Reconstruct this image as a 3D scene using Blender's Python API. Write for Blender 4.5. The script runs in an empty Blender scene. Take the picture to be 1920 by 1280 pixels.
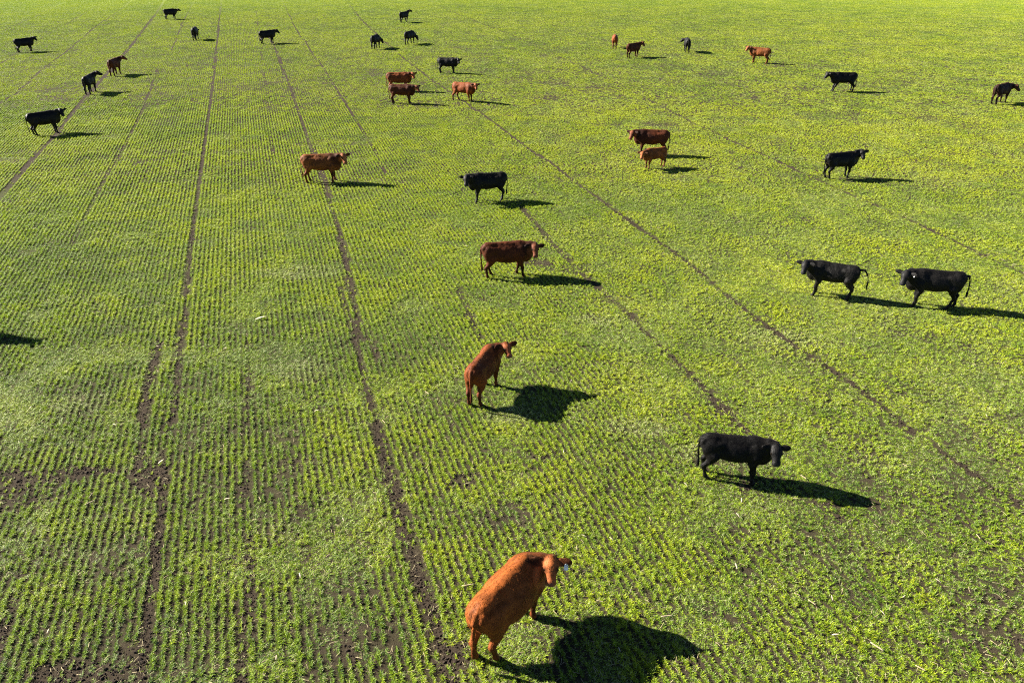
import bpy, math, random
import numpy as np
from mathutils import Vector, Matrix

C = bpy.context.scene.collection
R = math.radians
rng = np.random.default_rng(7)
random.seed(7)

# ------------------------------------------------------------------ camera
W, HPX = 1920.0, 1280.0
FPX = 1493.0                       # 28 mm equivalent lens, as on a drone
PITCH = math.atan(778.0 / FPX)
CT, ST = math.cos(PITCH), math.sin(PITCH)
CAMZ = 11.1
cam_d = bpy.data.cameras.new('camera')
cam = bpy.data.objects.new('camera', cam_d)
C.objects.link(cam)
cam_d.sensor_width = 36.0
cam_d.lens = 36.0 * FPX / W
cam_d.clip_start = 0.1
cam_d.clip_end = 6000
cam.location = (0, 0, CAMZ)
cam.rotation_euler = (math.pi / 2 - PITCH, 0, 0)
bpy.context.scene.camera = cam

# ------------------------------------------------------------------ light
SUN_EL = 28.0
SUN_DIR_AZ = 163.0                 # world angle (from +X towards +Y) of the direction to the sun
sd = Vector((math.cos(R(SUN_EL)) * math.cos(R(SUN_DIR_AZ)),
             math.cos(R(SUN_EL)) * math.sin(R(SUN_DIR_AZ)), math.sin(R(SUN_EL))))
sun_d = bpy.data.lights.new('sun', 'SUN')
sun_d.energy = 5.0
sun_d.angle = R(0.53)
sun_d.color = (1.0, 0.93, 0.80)
sun = bpy.data.objects.new('sun', sun_d)
C.objects.link(sun)
sun.location = (0, 0, 60)
sun.rotation_euler = sd.to_track_quat('Z', 'Y').to_euler()
world = bpy.data.worlds.new("World")
bpy.context.scene.world = world
world.use_nodes = True
wn = world.node_tree
bg = wn.nodes['Background']
sky = wn.nodes.new('ShaderNodeTexSky')
sky.sky_type = 'NISHITA'
sky.sun_disc = False
sky.sun_elevation = R(SUN_EL)
sky.sun_rotation = R(90 - SUN_DIR_AZ)
sky.air_density = 0.3
sky.dust_density = 0.1
wn.links.new(sky.outputs[0], bg.inputs[0])
bg.inputs[1].default_value = 0.05
vs = bpy.context.scene.view_settings
vs.view_transform = 'Standard'
vs.look = 'None'
vs.exposure = 2.3
vs.gamma = 1.0
vs.use_curve_mapping = False
bpy.context.scene.cycles.max_bounces = 5
bpy.context.scene.cycles.filter_width = 1.1
bpy.context.scene.cycles.use_denoising = False
bpy.context.scene.cycles.transparent_max_bounces = 4

# ------------------------------------------------------------------ helpers
def gp(x, y):
    """point of the ground seen at photo pixel x, y (1920 x 1280)"""
    u, v = (x - W / 2) / FPX, (y - HPX / 2) / FPX
    d = CAMZ / (ST + v * CT)
    return np.array([u * d, d * (CT - v * ST)])

ROW_A = math.atan2((960 - 440) / FPX, CT + 778 / FPX * ST)    # rows run this far left of straight ahead
RE = np.array([-math.sin(ROW_A), math.cos(ROW_A)])            # along the rows
CE = np.array([math.cos(ROW_A), math.sin(ROW_A)])             # across the rows

def hash2(ix, iy, seed):
    h = (ix.astype(np.int64) * 374761393 + iy.astype(np.int64) * 668265263 + seed * 982451653) & 0xffffffff
    h = ((h ^ (h >> 13)) * 1274126177) & 0xffffffff
    return ((h ^ (h >> 16)) & 0xffff) / 65535.0

def vnoise(x, y, s=1.0, seed=0):
    x = np.asarray(x) / s; y = np.asarray(y) / s
    ix, iy = np.floor(x), np.floor(y)
    fx, fy = x - ix, y - iy
    fx = fx * fx * (3 - 2 * fx); fy = fy * fy * (3 - 2 * fy)
    a = hash2(ix, iy, seed); b = hash2(ix + 1, iy, seed)
    c = hash2(ix, iy + 1, seed); d = hash2(ix + 1, iy + 1, seed)
    return (a * (1 - fx) + b * fx) * (1 - fy) + (c * (1 - fx) + d * fx) * fy

def fbm(x, y, s, seed, octv=3):
    t = 0; amp = 1; n = 0
    for k in range(octv):
        t = t + amp * vnoise(x, y, s / 2 ** k, seed + k * 17); n += amp; amp *= .55
    return t / n

def sstep(a, b, x):
    t = np.clip((x - a) / (b - a), 0, 1)
    return t * t * (3 - 2 * t)

def mesh_from(name, verts, faces, smooth=False):
    me = bpy.data.meshes.new(name)
    verts = np.asarray(verts, dtype=np.float32)
    if isinstance(faces, np.ndarray):
        k = faces.shape[1]
        me.vertices.add(len(verts)); me.vertices.foreach_set('co', verts.ravel())
        me.loops.add(faces.size); me.loops.foreach_set('vertex_index', faces.astype(np.int32).ravel())
        me.polygons.add(len(faces))
        me.polygons.foreach_set('loop_start', np.arange(0, faces.size, k, dtype=np.int32))
        me.polygons.foreach_set('loop_total', np.full(len(faces), k, dtype=np.int32))
    else:
        me.from_pydata([tuple(map(float, v)) for v in verts], [], faces)
    if smooth:
        me.polygons.foreach_set('use_smooth', np.ones(len(me.polygons), dtype=bool))
    me.update(calc_edges=True)
    return me

def link(name, me, mat=None, parent=None):
    o = bpy.data.objects.new(name, me)
    C.objects.link(o)
    if mat is not None and not me.materials:
        me.materials.append(mat)
    if parent is not None:
        o.parent = parent
    return o

def color_attr(me, name, cols):
    a = me.attributes.new(name, 'FLOAT_COLOR', 'POINT')
    c = np.ones((len(cols), 4), dtype=np.float32); c[:, :3] = cols
    a.data.foreach_set('color', c.ravel())

class NT:
    def __init__(s, name):
        s.m = bpy.data.materials.new(name); s.m.use_nodes = True
        s.t = s.m.node_tree; s.t.nodes.clear()
        s.out = s.n('ShaderNodeOutputMaterial')
    def n(s, typ, **kw):
        nd = s.t.nodes.new(typ)
        for k, v in kw.items():
            if k.startswith('i_'):
                nd.inputs[k[2:].replace('_', ' ')].default_value = v
            else:
                setattr(nd, k, v)
        return nd
    def l(s, a, b): s.t.links.new(a, b)
    def math(s, op, a, b=None, clamp=False):
        nd = s.n('ShaderNodeMath', operation=op, use_clamp=clamp)
        for i, v in enumerate((a, b)):
            if v is None: continue
            if isinstance(v, (int, float)): nd.inputs[i].default_value = v
            else: s.l(v, nd.inputs[i])
        return nd.outputs[0]
    def mix(s, f, a, b, typ='MIX'):
        nd = s.n('ShaderNodeMix', data_type='RGBA', blend_type=typ)
        for i, v in ((0, f), (6, a), (7, b)):
            if isinstance(v, (int, float)): nd.inputs[i].default_value = v
            elif isinstance(v, tuple): nd.inputs[i].default_value = (*v, 1)
            else: s.l(v, nd.inputs[i])
        return nd.outputs[2]

# ------------------------------------------------------------------ tracks and bare ground (ground coordinates)
def poly(pts): return np.array([gp(*p) for p in pts])
TRACKS = [  # pixel way points of the photograph turned into ground points, half width in m, bareness
    (poly([(-90, 455), (0, 372), (50, 312), (100, 258), (160, 182), (215, 125), (235, 100), (270, 55), (297, 20), (312, -6)]), .14, .95),
    (poly([(417, -5), (413, 20), (405, 100), (390, 230), (375, 330), (365, 400), (352, 520), (345, 600)]), .085, .95),
    (poly([(345, 600), (335, 660), (330, 740), (318, 800), (305, 880), (300, 1000), (285, 1100), (262, 1290)]), .10, .8),
    (poly([(300, 640), (285, 690), (272, 760), (264, 830), (262, 880)]), .12, .78),
    (poly([(505, 70), (520, 100), (530, 130), (545, 165), (560, 210), (585, 280), (612, 350), (635, 430), (655, 520), (670, 600), (668, 650), (690, 740), (715, 830), (742, 930), (762, 1010), (790, 1100), (820, 1190), (850, 1290)]), .095, .82),
    (poly([(640, 540), (660, 620), (700, 640), (712, 700)]), .10, .6),
    (poly([(524, -8), (555, 55), (600, 120), (650, 200), (700, 282), (725, 325)]), .06, .92),
    (poly([(655, 10), (680, 40), (720, 78), (760, 112), (830, 165), (905, 215), (1000, 285), (1080, 340), (1160, 400), (1300, 500), (1400, 585), (1500, 655), (1600, 722), (1730, 825), (1850, 905), (1935, 965)]), .078, 1.0),
    (poly([(790, -5), (870, 32), (957, 65), (1100, 130), (1180, 168), (1300, 232), (1450, 300), (1560, 350), (1720, 420), (1930, 520)]), .07, .9),
    (poly([(1010, 40), (1130, 75), (1240, 115), (1350, 152), (1490, 190), (1600, 222)]), .08, .7),
    (poly([(975, 385), (1030, 450), (1100, 520), (1180, 590), (1260, 670), (1350, 760), (1400, 810)]), .12, .70),
    (poly([(1540, 945), (1600, 995), (1690, 1060), (1790, 1120), (1900, 1200)]), .14, .5),
    (poly([(-10, 66), (60, 34), (140, -5)]), .06, .8),
    (poly([(-10, 126), (35, 98), (95, 62), (190, 8)]), .06, .75),
    (poly([(-20, 205), (28, 178), (82, 128), (125, 97), (180, 50), (225, 20), (255, -6)]), .07, .85),
    (poly([(298, 125), (270, 200), (235, 270), (180, 370), (135, 460)]), .07, .7),
    (poly([(370, -8), (342, 45), (322, 95)]), .06, .75),
    (poly([(462, 640), (466, 720), (462, 820), (455, 960)]), .07, .7),
    (poly([(470, 1000), (468, 1100), (460, 1200), (455, 1290)]), .08, .75),
    (poly([(852, 520), (880, 590), (930, 690)]), .07, .6),
    (poly([(560, 1000), (620, 1120), (680, 1280)]), .07, .5),
    (poly([(480, 20), (500, 180), (520, 380)]), .03, .6),
    (poly([(30, 1080), (10, 1180), (-30, 1280)]), .10, .8),
]
BARE = [  # centre px, radii px, bareness
    ((60, 895), (150, 16), .72), ((10, 930), (80, 38), .6), ((270, 905), (48, 34), 1.0), ((180, 885), (110, 10), .8),
    ((872, 905), (36, 18), .6), ((150, 1268), (125, 34), .75), ((240, 1240), (40, 40), .6), ((1010, 492), (34, 9), .7),
    ((1080, 505), (50, 10), .5), ((1150, 560), (40, 9), .5), ((1165, 1050), (18, 10), .5), ((1085, 1075), (26, 16), .5),
    ((1265, 95), (14, 1.6), .5), ((1580, 640), (60, 10), .25), ((1400, 915), (22, 14), .85), ((1545, 950), (40, 14), .6),
    ((845, 1235), (38, 40), .75), ((1520, 410), (30, 5), .4), ((420, 1060), (40, 18), .4),
    ((1310, 1240), (40, 30), .35), ((1030, 860), (60, 12), .3), ((430, 1150), (26, 20), .5), ((560, 870), (50, 14), .3),
]
PALE = [((540, 512), (110, 16)), ((560, 700), (60, 30)), ((1480, 640), (120, 25)), ((1130, 600), (70, 14)), ((1380, 850), (160, 30)), ((520, 1000), (60, 20)),
        ((150, 760), (80, 20)), ((1200, 800), (90, 25)), ((960, 780), (70, 20))]

def bare_field(X, Y):
    """0 full crop .. 1 bare soil, in ground coordinates"""
    wig = (fbm(X, Y, 1.6, 5, 2) - .5) * .22
    wig2 = (fbm(X, Y, .35, 55, 2) - .5) * .12
    b = np.zeros_like(X)
    for P, hw, st in TRACKS:
        best = np.full(X.shape, 1e9)
        for i in range(len(P) - 1):
            a, c = P[i], P[i + 1]
            d = c - a; L2 = d @ d
            t = np.clip(((X - a[0]) * d[0] + (Y - a[1]) * d[1]) / L2, 0, 1)
            ex, ey = X - a[0] - t * d[0], Y - a[1] - t * d[1]
            e = np.hypot(ex, ey)
            best = np.minimum(best, e)
        gaps = sstep(.28, .48, fbm(X, Y, 1.6, 91, 3) + (st - .62) * .8)
        b = np.maximum(b, st * gaps * (1 - sstep(hw * .75, hw * 1.45, best + wig * hw / .17 + wig2 * hw / .12)))
    for (cx, cy), (rx, ry), st in BARE:
        c = gp(cx, cy); ex = gp(cx + rx, cy) - c; ey = gp(cx, cy + ry) - c
        rX, rY = np.hypot(*ex), np.hypot(*ey)
        q = np.hypot((X - c[0]) / rX, (Y - c[1]) / rY) + (fbm(X, Y, .6, 31, 3) - .5) * 1.3
        b = np.maximum(b, .9 * st * (1 - sstep(.45, 1.1, q)))
    pt = fbm(X, Y, .9, 77, 3)                      # small thin patches where the crop failed
    b = np.maximum(b, .7 * sstep(.83, .93, pt) * (1 - sstep(35, 60, Y)))
    return b

def ground_z(X, Y):
    z = (fbm(X, Y, 3.0, 201, 2) - .5) * .05 + (fbm(X, Y, .45, 211, 2) - .5) * .03
    return z * (1 - sstep(60, 110, np.hypot(X, Y)))

# ------------------------------------------------------------------ materials
def soil_material():
    m = NT('soil')
    tc = m.n('ShaderNodeTexCoord')
    n1 = m.n('ShaderNodeTexNoise', i_Scale=1.3, i_Detail=5.0, i_Roughness=.65); m.l(tc.outputs['Object'], n1.inputs['Vector'])
    n2 = m.n('ShaderNodeTexNoise', i_Scale=38.0, i_Detail=4.0, i_Roughness=.7); m.l(tc.outputs['Object'], n2.inputs['Vector'])
    n3 = m.n('ShaderNodeTexNoise', i_Scale=.35, i_Detail=3.0); m.l(tc.outputs['Object'], n3.inputs['Vector'])
    soil = m.mix(n2.outputs[0], (.010, .008, .006), (.046, .034, .024))
    soil = m.mix(m.math('MULTIPLY', n1.outputs[0], .5), soil, (.060, .046, .032))
    v = m.n('ShaderNodeTexVoronoi', i_Scale=70.0); m.l(tc.outputs['Object'], v.inputs['Vector'])
    straw = m.math('LESS_THAN', v.outputs['Distance'], .13)
    soil = m.mix(m.math('MULTIPLY', straw, .55), soil, (.28, .23, .15))
    # far beyond the modelled plants the field closes to one green crop
    sp = m.n('ShaderNodeSeparateXYZ'); m.l(tc.outputs['Object'], sp.inputs[0])
    ln = m.n('ShaderNodeVectorMath', operation='LENGTH'); m.l(tc.outputs['Object'], ln.inputs[0])
    far = m.math('MULTIPLY', m.math('SUBTRACT', ln.outputs['Value'], 120.0), 1 / 40.0, clamp=True)
    crop = m.mix(n3.outputs[0], (.13, .18, .03), (.20, .24, .05))
    at = m.n('ShaderNodeAttribute', attribute_name='crop')
    crop_f = m.math('MAXIMUM', far, at.outputs['Fac'])
    green = m.mix(n2.outputs[0], (.03, .05, .012), (.13, .18, .03))
    col = m.mix(crop_f, soil, m.mix(far, green, crop))
    bs = m.n('ShaderNodeBsdfPrincipled', i_Roughness=.95)
    bs.inputs['Specular IOR Level'].default_value = .05
    m.l(col, bs.inputs['Base Color'])
    bp = m.n('ShaderNodeBump', i_Strength=.9, i_Distance=.025)
    m.l(n2.outputs[0], bp.inputs['Height']); m.l(bp.outputs[0], bs.inputs['Normal'])
    m.l(bs.outputs[0], m.out.inputs[0])
    return m.m

def blade_material():
    m = NT('crop_leaf')
    ins = m.n('ShaderNodeAttribute', attribute_name='tint', attribute_type='INSTANCER')
    ins2 = m.n('ShaderNodeAttribute', attribute_name='dry', attribute_type='INSTANCER')
    bl = m.n('ShaderNodeAttribute', attribute_name='blade')
    sp = m.n('ShaderNodeSeparateColor'); m.l(bl.outputs['Color'], sp.inputs[0])
    rnd, hgt, dryb = sp.outputs[0], sp.outputs[1], sp.outputs[2]
    cr = m.n('ShaderNodeValToRGB')
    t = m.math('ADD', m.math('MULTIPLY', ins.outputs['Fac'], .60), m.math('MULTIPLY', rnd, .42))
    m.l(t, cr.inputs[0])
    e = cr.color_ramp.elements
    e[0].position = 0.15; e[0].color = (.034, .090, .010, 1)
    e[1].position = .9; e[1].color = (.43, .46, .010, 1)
    k = cr.color_ramp.elements.new(.5); k.color = (.195, .295, .009, 1)
    col = m.mix(m.math('MULTIPLY', m.math('SUBTRACT', 1.0, hgt), .35), cr.outputs[0], (.14, .22, .05))
    dr = m.math('GREATER_THAN', m.math('ADD', dryb, m.math('MULTIPLY', ins2.outputs['Fac'], .8)), .93)
    col = m.mix(m.math('MULTIPLY', dr, .85), col, (.38, .38, .20))
    bs = m.n('ShaderNodeBsdfPrincipled', i_Roughness=.55)
    bs.inputs['Specular IOR Level'].default_value = .22
    m.l(col, bs.inputs['Base Color'])
    tr = m.n('ShaderNodeBsdfTranslucent')
    m.l(m.mix(.5, col, (.28, .42, .02), 'MIX'), tr.inputs[0])
    mx = m.n('ShaderNodeMixShader', i_Fac=.24)
    m.l(bs.outputs[0], mx.inputs[1]); m.l(tr.outputs[0], mx.inputs[2])
    m.l(mx.outputs[0], m.out.inputs[0])
    return m.m

def plain_material(name, a, b, scale=20, rough=.7, bump=0.0):
    m = NT(name)
    tc = m.n('ShaderNodeTexCoord')
    n = m.n('ShaderNodeTexNoise', i_Scale=float(scale), i_Detail=4.0); m.l(tc.outputs['Object'], n.inputs['Vector'])
    bs = m.n('ShaderNodeBsdfPrincipled', i_Roughness=rough)
    bs.inputs['Specular IOR Level'].default_value = .2
    m.l(m.mix(n.outputs[0], a, b), bs.inputs['Base Color'])
    if bump:
        bp = m.n('ShaderNodeBump', i_Strength=bump, i_Distance=.01)
        m.l(n.outputs[0], bp.inputs['Height']); m.l(bp.outputs[0], bs.inputs['Normal'])
    m.l(bs.outputs[0], m.out.inputs[0])
    return m.m

def hide_material(name, rough, sheen, spec=.25):
    m = NT(name)
    tc = m.n('ShaderNodeTexCoord')
    at = m.n('ShaderNodeAttribute', attribute_name='coat')
    mp = m.n('ShaderNodeMapping'); mp.inputs['Scale'].default_value = (1, 1, .45); m.l(tc.outputs['Object'], mp.inputs[0])
    n1 = m.n('ShaderNodeTexNoise', i_Scale=30.0, i_Detail=4.0, i_Roughness=.7); m.l(mp.outputs[0], n1.inputs['Vector'])
    n2 = m.n('ShaderNodeTexNoise', i_Scale=5.0, i_Detail=4.0); m.l(tc.outputs['Object'], n2.inputs['Vector'])
    f = m.math('ADD', m.math('MULTIPLY', n1.outputs[0], .45), m.math('MULTIPLY', n2.outputs[0], 1.1))
    vm = m.n('ShaderNodeVectorMath', operation='SCALE'); m.l(at.outputs['Color'], vm.inputs[0]); m.l(m.math('ADD', f, .25), vm.inputs['Scale'])
    bs = m.n('ShaderNodeBsdfPrincipled', i_Roughness=rough)
    bs.inputs['Specular IOR Level'].default_value = spec
    bs.inputs['Sheen Weight'].default_value = sheen
    bs.inputs['Sheen Roughness'].default_value = .35
    bs.inputs['Sheen Tint'].default_value = (1.0, .62, .34, 1)
    m.l(vm.outputs[0], bs.inputs['Base Color'])
    bp = m.n('ShaderNodeBump', i_Strength=.25, i_Distance=.012)
    m.l(n1.outputs[0], bp.inputs['Height']); m.l(bp.outputs[0], bs.inputs['Normal'])
    m.l(bs.outputs[0], m.out.inputs[0])
    return m.m

M_SOIL = soil_material()
M_BLADE = blade_material()
M_RED = hide_material('red_hide', .68, .08, .14)
M_BLACK = hide_material('black_hide', .6, .03, .16)
M_HOOF = plain_material('hoof_horn', (.008, .006, .005), (.02, .016, .012), 30, .7)
M_EYE = plain_material('eye_dark', (.006, .004, .003), (.012, .008, .006), 5, .08)
M_TAG = plain_material('tag_plastic', (.78, .78, .74), (.85, .85, .82), 60, .4)
M_STALK = plain_material('dry_stalk', (.22, .17, .10), (.40, .33, .22), 25, .8, .4)
M_HUSK = plain_material('dry_husk', (.34, .29, .20), (.52, .46, .35), 25, .75, .3)
M_STRAW = plain_material('straw', (.16, .13, .07), (.32, .27, .16), 15, .8)
M_CLOD = plain_material('soil_clod', (.010, .007, .005), (.048, .033, .023), 26, .95, .6)

# ------------------------------------------------------------------ ground sheet
def build_ground():
    def axis(c, half, step_near, n_far, far):
        near = np.arange(-half, half + 1e-6, step_near)
        g = np.geomspace(1, far / half, n_far)[1:] * half
        return np.concatenate([-g[::-1], near, g]) + c
    xs = axis(0, 18, .11, 60, 3200)
    ys = axis(22, 16, .11, 60, 3200)
    X, Y = np.meshgrid(xs, ys, indexing='ij')
    Z = ground_z(X, Y) * (1 - sstep(25, 60, np.abs(X)))
    nx, ny = X.shape
    v = np.stack([X, Y, Z], -1).reshape(-1, 3)
    i, j = np.meshgrid(np.arange(nx - 1), np.arange(ny - 1), indexing='ij')
    a = (i * ny + j).ravel()
    f = np.stack([a, a + ny, a + ny + 1, a + 1], 1)
    me = mesh_from('ground', v, f, True)
    # where no plants are modelled outside the picture the sheet itself is crop coloured
    out = np.maximum(sstep(0, 3, np.abs(X) - (np.maximum(Y, 4) * .66 + 12)), sstep(-2, -5, Y))
    out = np.maximum(out, .40 * (1 - np.clip(bare_field(X, Y) * 1.3, 0, 1)) * (.45 + .55 * sstep(.3, .6, fbm(X, Y, .5, 61, 2))) * (1 - sstep(34, 40, Y)) * (.15 + .85 * sstep(12, 26, Y)))
    at = me.attributes.new('crop', 'FLOAT', 'POINT'); at.data.foreach_set('value', out.ravel().astype(np.float32))
    o = link('ground', me, M_SOIL)
    o['kind'] = 'structure'
    o['label'] = 'dark brown field soil under the rows of young crop'
build_ground()

# ------------------------------------------------------------------ crop: segments of drilled rows, instanced
def make_segment(seed, length, n_tuft, n_blade, bl, bw, spread, simple=False, fan=(25, 62), var=(.65, 1.25), under=0):
    r = np.random.default_rng(seed)
    V, F, A = [], [], []
    for t in range(n_tuft):
        x0 = (t + .5 + r.uniform(-.4, .4)) / n_tuft * length - length / 2
        y0 = r.normal(0, spread)
        sz = r.uniform(*var)
        for b in range(n_blade):
            az = r.uniform(0, 2 * math.pi)
            tilt = R(r.uniform(*fan))              # from vertical
            L = bl * sz * r.uniform(.6, 1.25)
            w = bw * r.uniform(.7, 1.2)
            bx, by = x0 + r.normal(0, .010), y0 + r.normal(0, .010)
            d = np.array([math.sin(tilt) * math.cos(az), math.sin(tilt) * math.sin(az), math.cos(tilt)])
            tilt2 = min(tilt + R(r.uniform(15, 55)), R(115))
            d2 = np.array([math.sin(tilt2) * math.cos(az), math.sin(tilt2) * math.sin(az), math.cos(tilt2)])
            tw = az + math.pi / 2 + r.uniform(-.6, .6)
            s = np.array([math.cos(tw), math.sin(tw), r.uniform(-.4, .4)]) * w / 2
            p0 = np.array([bx, by, -.005]); p1 = p0 + d * L * .55; p2 = p1 + d2 * L * .45
            n = len(V); rv = r.random(); dv = r.random()
            if simple:
                V += [p0 - s, p0 + s, p1 + d * L * .2 + s * .3]; F.append((n, n + 1, n + 2))
                A += [(rv, .2, dv), (rv, .2, dv), (rv, 1, dv)]
            else:
                V += [p0 - s * .6, p0 + s * .6, p1 + s, p1 - s, p2]
                F += [(n, n + 1, n + 2, n + 3), (n + 3, n + 2, n + 4)]
                A += [(rv, 0, dv), (rv, 0, dv), (rv, .7, dv), (rv, .7, dv), (rv, 1, dv)]
    for b in range(under):
        az = r.uniform(0, 2 * math.pi); tl = R(r.uniform(45, 95)); L = r.uniform(.03, .06); w = bw * r.uniform(.8, 1.3)
        p0 = np.array([r.uniform(-.5, .5) * length, r.uniform(-.085, .085), .004])
        d = np.array([math.sin(tl) * math.cos(az), math.sin(tl) * math.sin(az), abs(math.cos(tl)) + .1])
        q = np.array([-math.sin(az), math.cos(az), r.uniform(-.3, .3)]) * w / 2
        n = len(V); rv = r.uniform(0, .7); dv = r.random()
        V += [p0 - q, p0 + q, p0 + d * L]; F.append((n, n + 1, n + 2)); A += [(rv, .3, dv)] * 3
    me = mesh_from('leaf_segment', V, F)
    color_attr(me, 'blade', np.array(A))
    me.materials.append(M_BLADE)
    return me

def instancer(name, pts, rot, scl, idx, extra, meshes, label, kind='stuff'):
    src = bpy.data.collections.new(name + '_source')
    for i, me in enumerate(meshes):
        src.objects.link(bpy.data.objects.new('%s_piece_%02d' % (name, i), me))
    me = bpy.data.meshes.new(name)
    me.vertices.add(len(pts)); me.vertices.foreach_set('co', pts.astype(np.float32).ravel())
    for nm, arr in (('rot', rot), ('scl', scl)):
        a = me.attributes.new(nm, 'FLOAT_VECTOR', 'POINT'); a.data.foreach_set('vector', arr.astype(np.float32).ravel())
    a = me.attributes.new('idx', 'INT', 'POINT'); a.data.foreach_set('value', idx.astype(np.int32))
    for nm, arr in extra.items():
        a = me.attributes.new(nm, 'FLOAT', 'POINT'); a.data.foreach_set('value', arr.astype(np.float32))
    o = link(name, me)
    ng = bpy.data.node_groups.new(name + '_nodes', 'GeometryNodeTree')
    ng.interface.new_socket('Geometry', in_out='INPUT', socket_type='NodeSocketGeometry')
    ng.interface.new_socket('Geometry', in_out='OUTPUT', socket_type='NodeSocketGeometry')
    gi = ng.nodes.new('NodeGroupInput'); go = ng.nodes.new('NodeGroupOutput')
    mp = ng.nodes.new('GeometryNodeMeshToPoints')
    ip = ng.nodes.new('GeometryNodeInstanceOnPoints')
    ci = ng.nodes.new('GeometryNodeCollectionInfo')
    ci.inputs['Collection'].default_value = src
    ci.inputs['Separate Children'].default_value = True
    ci.inputs['Reset Children'].default_value = True
    ip.inputs['Pick Instance'].default_value = True
    def attr(nm, typ):
        n = ng.nodes.new('GeometryNodeInputNamedAttribute'); n.data_type = typ; n.inputs['Name'].default_value = nm
        return n.outputs['Attribute']
    L = ng.links.new
    L(gi.outputs[0], mp.inputs[0]); L(mp.outputs[0], ip.inputs['Points'])
    L(ci.outputs[0], ip.inputs['Instance'])
    L(attr('idx', 'INT'), ip.inputs['Instance Index'])
    e2r = ng.nodes.new('FunctionNodeEulerToRotation')
    L(attr('rot', 'FLOAT_VECTOR'), e2r.inputs[0]); L(e2r.outputs[0], ip.inputs['Rotation'])
    L(attr('scl', 'FLOAT_VECTOR'), ip.inputs['Scale'])
    L(ip.outputs[0], go.inputs[0])
    md = o.modifiers.new('plants', 'NODES'); md.node_group = ng
    o['kind'] = kind; o['label'] = label
    return o

ROW = .160
def crop_cells(seg, y0, y1, margin):
    """row cells (centre, across) inside the widened field of view between y0 and y1"""
    corners = []
    for Y in (y0, y1):
        for s in (-1, 1):
            corners.append((s * (max(Y, 0) * .66 + margin), Y))
    corners = np.array(corners)
    r = corners @ RE; c = corners @ CE
    ri = np.arange(math.floor(r.min() / seg), math.ceil(r.max() / seg) + 1)
    ci = np.arange(math.floor(c.min() / ROW), math.ceil(c.max() / ROW) + 1)
    RI, CI = np.meshgrid(ri, ci, indexing='ij')
    r = RI.ravel() * seg; c = CI.ravel() * ROW
    r = r + hash2(CI.ravel(), CI.ravel() * 0, 3) * seg
    X = r * RE[0] + c * CE[0]; Y = r * RE[1] + c * CE[1]
    k = (Y > y0 - .01) & (Y < y1) & (np.abs(X) < np.maximum(Y, 0) * .66 + margin)
    return X[k], Y[k], c[k]

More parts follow.
